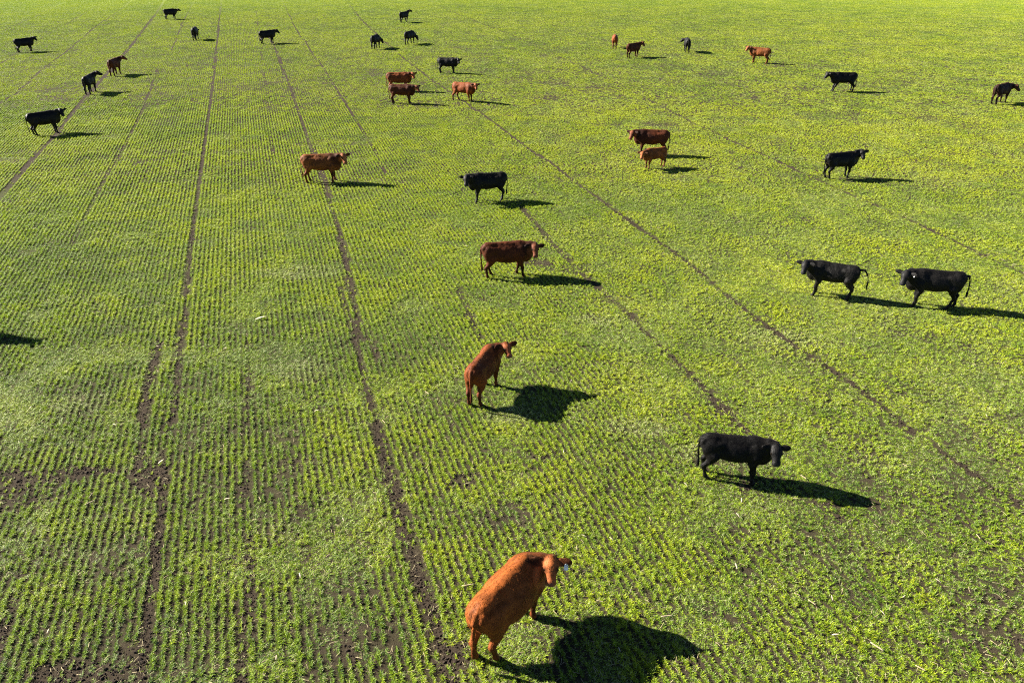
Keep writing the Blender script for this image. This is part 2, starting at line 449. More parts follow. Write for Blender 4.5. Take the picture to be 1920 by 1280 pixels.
def crop_layer():
    P, RO, SC, IX, TI, DR = [], [], [], [], [], []
    for lod, (seg, y0, y1, margin) in enumerate([(.085, 4.5, 62, 4.0), (.30, 52, 150, 6.0)]):
        X, Y, c = crop_cells(seg, y0, y1, margin)
        blend = sstep(53, 61, Y + rng.uniform(-3, 3, len(Y)))
        keep = rng.random(len(Y)) > blend if lod == 0 else rng.random(len(Y)) < blend
        X, Y, c = X[keep], Y[keep], c[keep]
        n = len(X)
        b = bare_field(X, Y)
        mess = sstep(5.0, 15., c - np.clip((Y - 20) * .12, 0, 5))         # trampled, rows lost to the right
        big = fbm(X, Y, 7.0, 300, 3); mid = fbm(X, Y, 1.1, 320, 3); sm = fbm(X, Y, .33, 340, 2)
        vig = .62 * mid + .38 * sm
        nearness = 1 - sstep(11, 26, Y)
        p = 1.0 - b * (.97 + .08 * vig)
        p *= 1 - sstep(.54, .76, 1 - vig) * (.12 + .36 * nearness) * (1 - .5 * mess)
        k = rng.random(n) < p
        X, Y, c, b, mess, big, mid, sm, vig, nearness = [q[k] for q in (X, Y, c, b, mess, big, mid, sm, vig, nearness)]
        n = len(X)
        j = .011 + .006 * lod + .036 * mess
        jx, jy = rng.normal(0, 1, n) * j, rng.normal(0, 1, n) * j
        X = X + jx; Y = Y + jy
        yaw = ROW_A + math.pi / 2 + rng.integers(0, 2, n) * math.pi + rng.normal(0, .14, n) + mess * rng.uniform(-1.2, 1.2, n)
        s = (.85 + .75 * (vig - .35)) * rng.uniform(.62, 1.28, n)
        s = s * (1 - .45 * b)
        # a dark lush fringe, taller, along bare ground
        lf = fbm(X, Y, 1.7, 400, 3) + .14 * mess - .10 * sstep(14, 32, Y) + rng.normal(0, .09, n)
        lodged = lf > .60             # beaten-down crop
        clumpy = (~lodged) & (rng.random(n) < mess * 1.2)
        lie = np.where(lodged, .78, 1.0)
        sx = np.ones(n) * (1.0 if lod == 0 else 1.0)
        sc = np.stack([s * 0 + sx, s * np.where(lodged, 1.2, 1.0), s * lie], 1)
        rot = np.stack([rng.normal(0, .10, n), rng.normal(0, .08, n), yaw], 1)
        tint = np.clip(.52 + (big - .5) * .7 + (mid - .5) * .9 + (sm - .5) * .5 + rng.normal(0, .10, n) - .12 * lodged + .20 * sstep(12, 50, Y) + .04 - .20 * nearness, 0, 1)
        dry = np.clip(.01 + .10 * lodged + (fbm(X, Y, 1.7, 500, 2) - .5) * .35 + .10 * mess, 0, .6)
        for (cx, cy), (rx, ry) in PALE:
            cc = gp(cx, cy); rX = np.hypot(*(gp(cx + rx, cy) - cc)); rY = np.hypot(*(gp(cx, cy + ry) - cc))
            q = np.hypot((X - cc[0]) / rX, (Y - cc[1]) / rY) + (mid - .5)
            dry = np.maximum(dry, .55 * (1 - sstep(.5, 1.1, q)))
        P.append(np.stack([X, Y, ground_z(X, Y)], 1)); RO.append(rot); SC.append(sc)
        NV = 15
        v = rng.integers(0, 5, n) + np.where(lodged, 5, 0) + np.where(clumpy, 10, 0)
        IX.append(v + lod * NV)
        TI.append(tint); DR.append(dry)
    meshes = []
    for s_ in range(5): meshes.append(make_segment(100 + s_, .10, 3, 19, .086, .0070, .012, fan=(5, 62)))
    for s_ in range(5): meshes.append(make_segment(120 + s_, .12, 4, 13, .085, .0068, .034, fan=(30, 92)))
    for s_ in range(5): meshes.append(make_segment(130 + s_, .13, 2, 26, .085, .0072, .030, fan=(8, 68), var=(.45, 1.3)))
    for s_ in range(5): meshes.append(make_segment(140 + s_, .32, 8, 13, .066, .013, .010, True, fan=(5, 50), under=34))
    for s_ in range(5): meshes.append(make_segment(160 + s_, .32, 9, 11, .066, .015, .030, True, fan=(20, 80), under=34))
    for s_ in range(5): meshes.append(make_segment(180 + s_, .32, 7, 16, .070, .015, .038, True, fan=(5, 65), var=(.5, 1.3), under=34))
    for s_ in range(4): meshes.append(make_segment(200 + s_, .12, 4, 6, .065, .0060, .035, fan=(45, 100), var=(.5, 1.1)))
    # thin fallen leaves and seedlings between the rows
    n = 110000
    Y = rng.uniform(5, 38, n); X = rng.uniform(-1, 1, n) * (Y * .66 + 3)
    b = bare_field(X, Y); m2 = fbm(X, Y, .8, 700, 3); bg_ = fbm(X, Y, 6., 710, 2)
    k = rng.random(n) < (.25 + 1.1 * sstep(.35, .7, m2)) * (1 - .9 * b) * (.30 + .70 * sstep(11, 26, Y))
    X, Y, m2, bg_ = X[k], Y[k], m2[k], bg_[k]; n = len(X)
    P.append(np.stack([X, Y, ground_z(X, Y)], 1)); RO.append(np.stack([rng.normal(0, .15, n), rng.normal(0, .15, n), rng.uniform(0, 6.28, n)], 1))
    SC.append(rng.uniform(.7, 1.25, (n, 1)) * np.ones((1, 3))); IX.append(30 + rng.integers(0, 4, n))
    TI.append(np.clip(.30 + (m2 - .5) * .8 + rng.normal(0, .14, n), 0, 1)); DR.append(np.clip(.12 + (bg_ - .5) * .5 + rng.normal(0, .08, n), 0, .6))
    P, RO, SC, IX, TI, DR = [np.concatenate(q) for q in (P, RO, SC, IX, TI, DR)]
    print('crop segments', len(P))
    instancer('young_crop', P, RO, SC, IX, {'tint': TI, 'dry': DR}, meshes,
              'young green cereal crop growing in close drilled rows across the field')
crop_layer()

# ------------------------------------------------------------------ soil clods and straw litter
def scatter_small():
    # clods
    ms = []
    for s_ in range(4):
        r = np.random.default_rng(900 + s_)
        import bmesh
        bm = bmesh.new(); bmesh.ops.create_icosphere(bm, subdivisions=2, radius=1)
        for v in bm.verts:
            v.co *= 1 + r.normal(0, .16); v.co.z *= .6
        me = bpy.data.meshes.new('clod'); bm.to_mesh(me); bm.free(); me.materials.append(M_CLOD); ms.append(me)
    n = 420000
    Y = rng.uniform(6, 34, n); X = rng.uniform(-1, 1, n) * (Y * .66 + 3)
    b = bare_field(X, Y)
    k = rng.random(n) < b * .9 * np.where(Y < 20, 1, .6) + .015
    X, Y = X[k], Y[k]; n = len(X)
    s = rng.lognormal(-4.5, .5, n)
    s = np.clip(s, .004, .035)
    print('clods', n)
    instancer('soil_clods', np.stack([X, Y, ground_z(X, Y) + s * .2], 1), rng.uniform(0, 6.28, (n, 3)) * np.array([.1, .1, 1]),
              np.stack([s, s * rng.uniform(.6, 1, n), s], 1), rng.integers(0, 4, n), {}, ms, 'crumbly dark soil clods on the bare strips and wheel tracks')
    # straw litter: short bent strips
    ms = []
    for s_ in range(4):
        r = np.random.default_rng(950 + s_); V, F = [], []
        w = .004; z = 0; pts = [(-.5, 0, .0), (-.1, r.normal(0, .05), .05), (.5, r.normal(0, .1), .02)]
        for p in pts: V += [(p[0], p[1] - .045, p[2]), (p[0], p[1] + .045, p[2] + .02)]
        F = [(0, 2, 3, 1), (2, 4, 5, 3)]
        me = mesh_from('straw_piece', V, F); me.materials.append(M_STRAW); ms.append(me)
    n = 26000
    Y = 6 + 44 * rng.random(n) ** 1.3; X = rng.uniform(-1, 1, n) * (Y * .66 + 3)
    b = bare_field(X, Y)
    k = rng.random(n) < .35 + .5 * sstep(.45, .65, fbm(X, Y, 2.0, 610, 2)) + .5 * b
    X, Y, b = X[k], Y[k], b[k]; n = len(X)
    s = rng.uniform(.04, .13, n)
    instancer('straw_litter', np.stack([X, Y, ground_z(X, Y) + .012 + .03 * (1 - b) * rng.random(n)], 1),
              np.stack([rng.normal(0, .4, n), rng.normal(0, .3, n), rng.uniform(0, 6.28, n)], 1),
              np.stack([s, s * .8, s], 1), rng.integers(0, 4, n), {}, ms, 'pale straw bits lying between the crop plants')
scatter_small()

# ------------------------------------------------------------------ corn stalk and husk pieces one can pick out
def residue():
    def stalk_mesh(kind, seed):
        r = np.random.default_rng(seed); V, F = [], []
        if kind == 'stalk':
            n = 7; k = 6
            for i in range(n):
                x = i / (n - 1) - .5
                rad = .055 * (1 + (.25 if i in (2, 4) else 0)) * (1 - .15 * i / n)
                for q in range(k):
                    a = q * 2 * math.pi / k
                    V.append((x, math.cos(a) * rad + .05 * math.sin(x * 3), math.sin(a) * rad + .02))
            for i in range(n - 1):
                for q in range(k):
                    F.append((i * k + q, i * k + (q + 1) % k, (i + 1) * k + (q + 1) % k, (i + 1) * k + q))
            F += [tuple(range(k))[::-1], tuple((n - 1) * k + q for q in range(k))]
        else:   # curled husk leaf with thickness
            n = 7
            top, bot = [], []
            for i in range(n):
                t = i / (n - 1); x = t - .5; w = .10 * math.sin(math.pi * (t * .85 + .12)) + .02
                z = .10 * math.sin(t * 3) ; y = .12 * (t - .5) ** 2 * r.uniform(.5, 2)
                for e in (0, .012):
                    V += [(x, y - w, z + .05 + e), (x, y, z + e), (x, y + w, z + .05 + e)]
            for i in range(n - 1):
                a = i * 6; b = a + 6
                for q in (0, 1):
                    F += [(a + q, a + q + 1, b + q + 1, b + q)[::-1], (a + 3 + q, a + 4 + q, b + 4 + q, b + 3 + q)]
                F += [(a, b, b + 3, a + 3)[::-1], (a + 2, a + 5, b + 5, b + 2)[::-1]]
        return mesh_from(kind, V, F, True)
    ST = [stalk_mesh('stalk', s) for s in range(2)]; HU = [stalk_mesh('husk', s) for s in range(3)]
    for me in ST: me.materials.append(M_STALK)
    for me in HU: me.materials.append(M_HUSK)
    def put(x, y, L, ang, kind, i, label, group):
        p = gp(x, y)
        # ang: on-screen tilt approximated as a ground angle
        me = (ST if kind == 's' else HU)[i % (2 if kind == 's' else 3)]
        o = link('corn_stalk' if kind == 's' else 'corn_husk', me)
        o.location = (p[0], p[1], float(ground_z(np.array(p[0]), np.array(p[1]))) + .055)
        L *= .8; o.scale = (L, min(L, .30) if kind == 's' else L * .8, min(L, .30) if kind == 's' else L * .8)
        o.rotation_euler = (0, -.08, R(ang))
        o['label'] = label; o['category'] = 'corn stalk' if kind == 's' else 'corn husk'
        if group: o['group'] = group
    gs, gh = 'broken dry corn stalks lying in the crop', 'pale dry corn husks lying in the crop'
    put(1643, 1216, .30, 128, 's', 0, 'long pale corn stalk piece lying tilted in the crop near the bottom right', gs)
    put(878, 1101, .30, 2, 's', 1, 'pale corn stalk poking out left behind the rump of the nearest red cow', gs)
    put(1250, 1158, .27, -4, 's', 0, 'pale corn stalk lying level in the crop above the big shadow of the nearest cow', gs)
    put(1725, 1256, .22, 135, 's', 1, 'short corn stalk piece at the lower right edge, nearest of all to the bottom', gs)
    put(1522, 1132, .20, 125, 's', 0, 'corn stalk piece tilted beside a shorter one, right of the upright white husk', gs)
    put(1380, 1063, .20, 92, 'h', 0, 'bright white husk standing out upright in the crop right of the nearest cow', gh)
    put(1383, 968, .18, 110, 'h', 1, 'white husk below the shadow of the black calf, beside its front legs', gh)
    put(1390, 940, .18, 75, 'h', 2, 'curled white husk just under the shadow of the black calf', gh)
    put(1506, 898, .20, 120, 's', 1, 'pale stalk piece on the grass above the shadow of the black calf', gs)
    put(1285, 911, .15, 120, 'h', 0, 'small pale husk left of the hind feet of the black calf', gh)
    put(563, 1081, .17, 115, 'h', 1, 'white husk lying between crop rows left of the diagonal wheel track', gh)
    put(349, 1134, .13, 120, 'h', 2, 'small white husk in the crop just right of the left wheel track', gh)
    put(303, 868, .20, 60, 'h', 0, 'bent pale husk on the corner of the bare soil patch', gh)
    put(216, 800, .17, -25, 'h', 1, 'pale husk in the crop rows left of the bare rut', gh)
    put(296, 652, .14, -20, 'h', 2, 'small pale husk at the top end of the bare rut', gh)
    put(490, 600, .42, 25, 'h', 0, 'large grey white husk heap between crop rows in the left middle', gh)
    put(519, 1241 - 5, .12, 100, 'h', 1, 'small pinkish husk between rows near the bottom edge', gh)
    put(720, 741 + 52, .20, 120, 's', 0, 'pale stalk piece lying in the diagonal wheel track', gs)
    put(801, 739, .22, 128, 's', 1, 'pale stalk piece in the crop left of the second red cow', gs)
    put(171, 1272 - 340, .2, 80, 's', 0, 'thin stalk upright in the crop below the bare headland strip', gs)
    put(170, 945, .27, 35, 's', 1, 'grey stalk lying slanted below the bare headland strip', gs)
    put(1880, 490, .22, 125, 'h', 2, 'pale husk at the right edge above the two black cows', gh)
    put(1902, 499, .18, -15, 'h', 0, 'second pale husk at the right edge, level with the backs of the black cows', gh)
    put(1501, 496, .26, -30, 'h', 1, 'pale husk just left of the head of the left black cow of the pair', gh)
    put(1611, 478, .22, 120, 'h', 2, 'pale husk above the rump of the black cow with lifted tail', gh)
    rr = random.Random(11); n = 0
    spots = [(1555, 1120), (1498, 1117), (1760, 1095), (1648, 1149), (1700, 1120), (1100, 1008), (1080, 1030), (1140, 1010), (1593, 982), (1567, 1190), (1225, 870),
             (1468, 880), (1340, 835), (1790, 610), (1610, 640), (1245, 707), (1070, 720), (980, 680), (1060, 850), (640, 980), (700, 940), (530, 920), (150, 860), (60, 765),
             (240, 1010), (430, 935), (95, 1190), (490, 935), (380, 655), (425, 660), (570, 640), (600, 770), (680, 780), (1160, 1220), (1130, 1130), (1850, 780), (1750, 720),
             (1690, 880), (1560, 770), (1830, 1010), (1870, 1150), (560, 330), (870, 460), (1240, 430), (1330, 560), (1760, 290), (1550, 330)]
    for (x, y) in spots:
        k = rr.choice('shh')
        put(x + rr.uniform(-6, 6), y + rr.uniform(-4, 4), rr.uniform(.10, .17) * (1.0 if y > 500 else 1.4), rr.uniform(0, 180), k, rr.randrange(6),
            'small broken piece of dry corn stalk lying loose in the green crop' if k == 's' else 'small scrap of pale corn husk lying loose in the green crop',
            'small stalk scraps' if k == 's' else 'small husk scraps')
residue()

# ------------------------------------------------------------------ cattle
def rot_z(a): return np.array([[math.cos(a), -math.sin(a), 0], [math.sin(a), math.cos(a), 0], [0, 0, 1]])

class Field:
    def __init__(s, lo, hi, h):
        s.h = h; s.lo = np.array(lo, float)
        n = np.ceil((np.array(hi) - s.lo) / h).astype(int) + 1
        s.n = n; s.F = np.full(n, .25, dtype=np.float32)
        s.ax = [s.lo[i] + h * np.arange(n[i]) for i in range(3)]
    def sub(s, lo, hi, k):
        m = k + 2.5 * s.h
        a = [max(0, int((lo[i] - m - s.lo[i]) / s.h)) for i in range(3)]
        b = [min(s.n[i], int((hi[i] + m - s.lo[i]) / s.h) + 2) for i in range(3)]
        sl = tuple(slice(a[i], b[i]) for i in range(3))
        g = [s.ax[i][sl[i]].astype(np.float32) for i in range(3)]
        return sl, g[0][:, None, None], g[1][None, :, None], g[2][None, None, :]
    def blend(s, sl, d, k):
        f = s.F[sl]
        h = np.clip(.5 + .5 * (f - d) / k, 0, 1)
        s.F[sl] = f * (1 - h) + d * h - k * h * (1 - h)
    def cap(s, a, b, ra, rb, k=.04, sq=None):
        a = np.array(a, float); b = np.array(b, float)
        rm = max(ra, rb)
        lo, hi = np.minimum(a, b) - rm, np.maximum(a, b) + rm
        sl, X, Y, Z = s.sub(lo, hi, k)
        d = b - a; L2 = float(d @ d) + 1e-9
        t = np.clip(((X - a[0]) * d[0] + (Y - a[1]) * d[1] + (Z - a[2]) * d[2]) / L2, 0, 1)
        q = np.sqrt((X - a[0] - t * d[0]) ** 2 + (Y - a[1] - t * d[1]) ** 2 + (Z - a[2] - t * d[2]) ** 2) - (ra + (rb - ra) * t)
        s.blend(sl, q, k)
    def ell(s, c, r, M=None, k=.06):
        c = np.array(c, float); r = np.array(r, float)
        if M is None: M = np.eye(3)                      # columns = axes
        ext = np.sqrt(((M * r) ** 2).sum(1))
        sl, X, Y, Z = s.sub(c - ext, c + ext, k)
        x, y, z = X - c[0], Y - c[1], Z - c[2]
        p = [x * M[0, i] + y * M[1, i] + z * M[2, i] for i in range(3)]
        k0 = np.sqrt(sum((p[i] / r[i]) ** 2 for i in range(3))) + 1e-6
        k1 = np.sqrt(sum((p[i] / r[i] ** 2) ** 2 for i in range(3))) + 1e-6
        s.blend(sl, k0 * (k0 - 1) / k1, k)
    def carve(s, c, r, k=.06):
        c = np.array(c, float); r = np.array(r, float)
        sl, X, Y, Z = s.sub(c - r, c + r, k)
        p = [X - c[0], Y - c[1], Z - c[2]]
        k0 = np.sqrt(sum((p[i] / r[i]) ** 2 for i in range(3))) + 1e-6
        k1 = np.sqrt(sum((p[i] / r[i] ** 2) ** 2 for i in range(3))) + 1e-6
        d = k0 * (k0 - 1) / k1
        f = -s.F[sl]
        h = np.clip(.5 + .5 * (f - d) / k, 0, 1)
        s.F[sl] = -(f * (1 - h) + d * h - k * h * (1 - h))
    def surface(s):
        F = s.F; sg = F < 0
        nx, ny, nz = s.n - 1
        acc = np.zeros((nx, ny, nz, 3), dtype=np.float32); cnt = np.zeros((nx, ny, nz), dtype=np.float32)
        for ax in range(3):
            s0 = [slice(None)] * 3; s1 = [slice(None)] * 3
            s0[ax] = slice(0, -1); s1[ax] = slice(1, None)
            cr = sg[tuple(s0)] != sg[tuple(s1)]
            ii = np.argwhere(cr)
            fa = F[tuple(s0)][cr]; fb = F[tuple(s1)][cr]
            t = fa / (fa - fb)
            p = ii.astype(np.float32); p[:, ax] += t
            o = [q for q in range(3) if q != ax]
            for da in (0, 1):
                for db in (0, 1):
                    c = ii.copy(); c[:, o[0]] -= da; c[:, o[1]] -= db
                    ok = (c >= 0).all(1) & (c[:, 0] < nx) & (c[:, 1] < ny) & (c[:, 2] < nz)
                    cc = c[ok]
                    np.add.at(acc, (cc[:, 0], cc[:, 1], cc[:, 2]), p[ok]); np.add.at(cnt, (cc[:, 0], cc[:, 1], cc[:, 2]), 1)
        act = cnt > 0
        idx = np.full((nx, ny, nz), -1, dtype=np.int64); idx[act] = np.arange(act.sum())
        V = acc[act] / cnt[act][:, None] * s.h + s.lo
        Q = []
        for ax in range(3):
            s0 = [slice(None)] * 3; s1 = [slice(None)] * 3
            s0[ax] = slice(0, -1); s1[ax] = slice(1, None)
            a_, b_ = sg[tuple(s0)], sg[tuple(s1)]
            ii = np.argwhere(a_ != b_); inside = a_[a_ != b_]
            o = [(ax + 1) % 3, (ax + 2) % 3]
            ok = (ii[:, o[0]] > 0) & (ii[:, o[1]] > 0) & (ii[:, o[0]] < s.n[o[0]] - 1) & (ii[:, o[1]] < s.n[o[1]] - 1)
            ii = ii[ok]; inside = inside[ok]
            def cell(da, db):
                c = ii.copy(); c[:, o[0]] -= da; c[:, o[1]] -= db
                return idx[c[:, 0], c[:, 1], c[:, 2]]
            q = np.stack([cell(0, 0), cell(1, 0), cell(1, 1), cell(0, 1)], 1)
            q[~inside] = q[~inside][:, ::-1]
            Q.append(q)
        return V, np.concatenate(Q)

def smooth_verts(V, Q, it=2):
    for _ in range(it):
        A = np.zeros_like(V); n = np.zeros(len(V))
        for i in range(4):
            j = (i + 1) % 4
            np.add.at(A, Q[:, i], V[Q[:, j]]); np.add.at(A, Q[:, j], V[Q[:, i]])
            np.add.at(n, Q[:, i], 1); np.add.at(n, Q[:, j], 1)
        V = V * .5 + .5 * A / n[:, None]
    return V

def cow(px_mid, heading, scale, color, wool=1.0, lift=.11, push=.12, tag_size=.95, head=1.04, look=None, head_pitch=-48, neck=None, neck_up=22, feet=None, tail=0, tail_lift=0, fat=1.0,
        res=.024, hair=0, tag=None, label='', group=None, loc=None, calf=False, neck_len=.36, legs=1.0):
    """heading / look: world degrees (0 = right in the picture, 90 = away); feet: forward shifts of FL, FR, HL, HR hooves"""
    p = gp(*px_mid) if loc is None else np.array(loc, float)
    hd = heading
    if look is None: look = heading
    elif isinstance(look, tuple): look = math.degrees(math.atan2(-p[1], -p[0])) + look[1]
    rel = (look - hd + 180) % 360 - 180            # head yaw relative to body
    nk = neck if neck is not None else max(-75, min(75, rel * .55))
    fl, fr, hl, hr = feet or (0, 0, 0, 0)
    w = fat
    lo, hi = np.array([-1.25, -.62, -.06]), np.array([1.55, .62, 1.72])
    # neck and head points first
    nb = np.array([.52, 0, 1.04])
    ny, npi = R(nk), R(neck_up)
    ndir = np.array([math.cos(npi) * math.cos(ny), math.cos(npi) * math.sin(ny), math.sin(npi)])
    tip = nb + np.array([.16, 0, 0]) + ndir * (neck_len - .09)
    hy, hp = R(rel), R(head_pitch)
    h = np.array([math.cos(hp) * math.cos(hy), math.cos(hp) * math.sin(hy), math.sin(hp)])
    sdv = np.array([-math.sin(hy), math.cos(hy), 0]); u = np.cross(h, sdv)
    poll = tip + h * push + np.array([0, 0, lift])
    hs = head * (1.10 if calf else 1.0)
    lo = np.minimum(lo, poll - .62); hi = np.maximum(hi, poll + .62)
    lo[2] = -.06
    f = Field(lo, hi, res)
    # trunk
    f.ell((-.02, 0, .915), (.76, .300 * w, .320 * w ** .5), k=.08)
    f.ell((-.03, 0, .815), (.56, .305 * w, .265 * w), k=.09)
    f.ell((-.66, 0, 1.00), (.27, .245 * w, .27), k=.09)
    f.ell((.46, 0, .90), (.33, .245 * w, .35), k=.09)
    f.ell((.65, 0, .83), (.18, .165, .26), k=.08)
    f.ell((.64, 0, .64), (.10, .09, .10), k=.08)
    f.cap((-.76, 0, 1.195), (.36, 0, 1.205), .092, .10, k=.10)
    f.ell((.40, 0, 1.16), (.24, .13, .14), k=.10)
    for s_ in (-1, 1):
        f.ell((-.46, s_ * .165 * w, 1.07), (.12, .08, .08), k=.10)          # hooks
        f.ell((-.86, s_ * .10, 1.10), (.06, .06, .08), k=.07)               # pins
        f.ell((.44, s_ * .16 * w, .90), (.17, .11, .27), k=.09)             # shoulder
    for s_ in (-1, 1):
        f.carve((-.40, s_ * .37 * w, 1.04), (.11, .085, .11), k=.08)        # hollow flank
        f.carve((.20, s_ * .39 * w, .84), (.05, .085, .24), k=.08)          # behind the shoulder
    # neck
    mid = nb * .5 + tip * .5 + np.array([.05, 0, .02]) * math.cos(ny)
    f.cap(nb + [0, 0, .0], mid, .22, .165, k=.10)
    f.cap(mid, tip + [0, 0, -.02], .165, .130, k=.07)
    f.cap(tip + [0, 0, -.02], poll - h * .02 - u * .05, .122, .088, k=.035)
    f.cap(nb + [.14, 0, -.20], mid + [0, 0, -.12], .20, .14, k=.10)
    f.cap(mid + [0, 0, -.12], poll + h * .02 * hs - u * .10 * hs, .13, .085, k=.05)
    # head
    Mh = np.stack([h, sdv, u], 1)
    f.ell(poll + h * .09 * hs, np.array((.145, .130, .120)) * hs, Mh, k=.05)
    f.cap(poll + h * .12 * hs + u * .01, poll + h * .33 * hs - u * .01, .108 * hs, .080 * hs, k=.05)
    f.ell(poll + h * .37 * hs - u * .012, np.array((.072, .094, .074)) * hs, Mh, k=.035)
    f.cap(poll + h * .08 * hs - u * .075 * hs, poll + h * .32 * hs - u * .06 * hs, .085 * hs, .055 * hs, k=.04)
    for s_ in (-1, 1):
        f.ell(poll + h * .155 * hs + sdv * s_ * .088 * hs + u * .045 * hs, np.array((.045, .032, .035)) * hs, Mh, k=.03)
        ed = sdv * s_ * .94 - h * .10 + u * .26 - np.array([0, 0, .10]); ed /= np.linalg.norm(ed)
        th_ = h * .45 + u * .9; e1 = th_ - ed * (th_ @ ed); e1 /= np.linalg.norm(e1); e2 = np.cross(ed, e1)
        Me = np.stack([ed, e1, e2], 1)
        # ears are flat shells facing forwards and a little down
        f.ell(poll + h * .03 * hs + sdv * s_ * .10 * hs + ed * .115, (.140, max(.026, res * .8), .078), Me, k=.03)
        f.cap(poll + h * .03 * hs + sdv * s_ * .09 * hs, poll + h * .03 * hs + sdv * s_ * .10 * hs + ed * .06, .035, .03, k=.03)
    f.ell(poll + h * .0 + u * .04, (.07, .07, .06), Mh, k=.05)
    # legs
    hoofs = []
    lr = max(1.0, res / .024) * legs
    for s_, dx in ((1, fl), (-1, fr)):
        k_ = dx * .45; zl = 0.0
        f.cap((.46, s_ * .185 * w, .82), (.40 + k_ * .3, s_ * .19, .62), .135, .098, k=.07)
        f.cap((.40 + k_ * .3, s_ * .19, .62), (.45 + k_, s_ * .165, .37), .088, .058 * lr, k=.05)
        f.ell((.455 + k_, s_ * .165, .36), (.056, .052, .07), k=.03)
        f.cap((.45 + k_, s_ * .165, .36), (.44 + dx * .9, s_ * .16, .13), .046 * lr, .038 * lr, k=.03)
        f.ell((.44 + dx * .9, s_ * .16, .12), (.05, .045, .05), k=.03)
        f.cap((.44 + dx * .9, s_ * .16, .12), (.475 + dx, s_ * .16, .035), .042 * lr, .052, k=.03)
        hoofs.append((.475 + dx, s_ * .16))
    for s_, dx in ((1, hl), (-1, hr)):
        f.ell((-.64 + dx * .05, s_ * .150 * w, .88), (.205, .115, .27), rot_z(0), k=.08)
        f.cap((-.56 + dx * .15, s_ * .17, .74), (-.62 + dx * .3, s_ * .165, .60), .145, .095, k=.07)
        f.cap((-.62 + dx * .3, s_ * .165, .60), (-.755 + dx * .6, s_ * .15, .42), .088, .055 * lr, k=.05)
        f.ell((-.765 + dx * .6, s_ * .15, .415), (.062, .048, .07), k=.03)
        f.cap((-.76 + dx * .6, s_ * .15, .42), (-.71 + dx * .95, s_ * .15, .13), .048 * lr, .039 * lr, k=.03)
        f.ell((-.71 + dx * .95, s_ * .15, .12), (.05, .046, .05), k=.03)
        f.cap((-.71 + dx * .95, s_ * .15, .12), (-.665 + dx, s_ * .15, .035), .042 * lr, .052, k=.03)
        hoofs.append((-.665 + dx, s_ * .15))
    # tail
    th = np.array([-.90, 0, 1.16]); tr = max(.022, res * .95)
    a1 = R(tail_lift)
    tp = [np.array([-.80, 0, 1.20]), th]
    if tail_lift > 0:
        tp += [th + [-.13 * math.sin(a1) - .03, tail * .3, .01], th + [-.26 * math.sin(a1) - .03, tail * .6, -.16], th + [-.33 * math.sin(a1) - .02, tail, -.42], th + [-.34 * math.sin(a1), tail * 1.1, -.68]]
    else:
        tp += [th + [-.045, tail * .1, -.12], th + [-.055, tail * .5, -.42], th + [-.03, tail, -.68], th + [-.02, tail * 1.1, -.86]]
    rs = [.05, .042, .032, tr, tr * 1.05, tr * .7]
    for i in range(5): f.cap(tp[i], tp[i + 1], rs[i], rs[i + 1], k=.02)
    f.ell(tp[4] * .35 + tp[5] * .65, (.036, .036, .13), k=.02)
    V, Q = f.surface()
    V = smooth_verts(V, Q, 1)
    # coat relief and colour
    tri = V[Q]
    fn = np.cross(tri[:, 2] - tri[:, 0], tri[:, 3] - tri[:, 1])
    N = np.zeros_like(V)
    for i in range(4): np.add.at(N, Q[:, i], fn)
    N /= np.linalg.norm(N, axis=1)[:, None] + 1e-9
    rel_n = fbm(V[:, 0] * 1.0 + V[:, 1] * .3, V[:, 2] + V[:, 1] * .7, .10, int(px_mid[0]), 2) - .5
    body_m = (V[:, 2] > .5)[:, None]
    V = V + N * rel_n[:, None] * .018 * body_m
    hd_d = np.linalg.norm(V - (poll + h * .25), axis=1)
    muz = 1 - sstep(.04, .10, np.linalg.norm(V - (poll + h * .43 * hs), axis=1))
    face = 1 - sstep(.22, .34, hd_d)
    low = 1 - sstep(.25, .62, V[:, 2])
    nk_m = (1 - sstep(.12, .58, np.linalg.norm(V - mid, axis=1))) * (1 - face)  # darker neck and shoulder fur, with the shade there painted into the coat
    patch = fbm(V[:, 0] + 3 * V[:, 1], V[:, 2] * 1.2 + V[:, 1], .30, int(px_mid[1]) + 5, 3)
    ear = np.zeros(len(V))
    for s_ in (-1, 1):
        ed_ = sdv * s_ * .94 - h * .10 + u * .26 - np.array([0, 0, .10]); ed_ /= np.linalg.norm(ed_)
        q_ = V - (poll + h * .03 * hs + sdv * s_ * .10 * hs)
        al = q_ @ ed_
        ear = np.maximum(ear, sstep(.03, .07, al) * (al < .32) * (1 - sstep(.07, .11, np.linalg.norm(q_ - al[:, None] * ed_, axis=1))))
    if color[0] == 'r':
        base = {'red': (.15, .045, .010), 'redbright': (.145, .035, .007), 'redorange': (.19, .050, .008), 'reddark': (.060, .014, .0035), 'redbrown': (.020, .008, .005)}[color]
        base = np.array(base)
        col = base[None] * (.45 + 1.1 * patch)[:, None]
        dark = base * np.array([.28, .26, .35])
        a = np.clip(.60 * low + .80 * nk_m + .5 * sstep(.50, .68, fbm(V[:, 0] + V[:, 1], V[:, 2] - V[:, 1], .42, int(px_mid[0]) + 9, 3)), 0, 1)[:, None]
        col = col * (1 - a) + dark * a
        fc = (base * 1.25 + np.array([.08, .032, .018]))[None]
        a = (face * .7)[:, None]; col = col * (1 - a) + fc * a
        a = (muz * .8)[:, None]; col = col * (1 - a) + np.array([.12, .055, .045]) * a
        col = col * (1 - .62 * ear)[:, None]
        for s_ in (-1, 1):
            ey = (1 - sstep(.035, .08, np.linalg.norm(V - (poll + h * .165 * hs + sdv * s_ * .10 * hs + u * .05 * hs), axis=1)))[:, None] * .7
            col = col * (1 - ey) + base * .15 * ey
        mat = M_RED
    else:
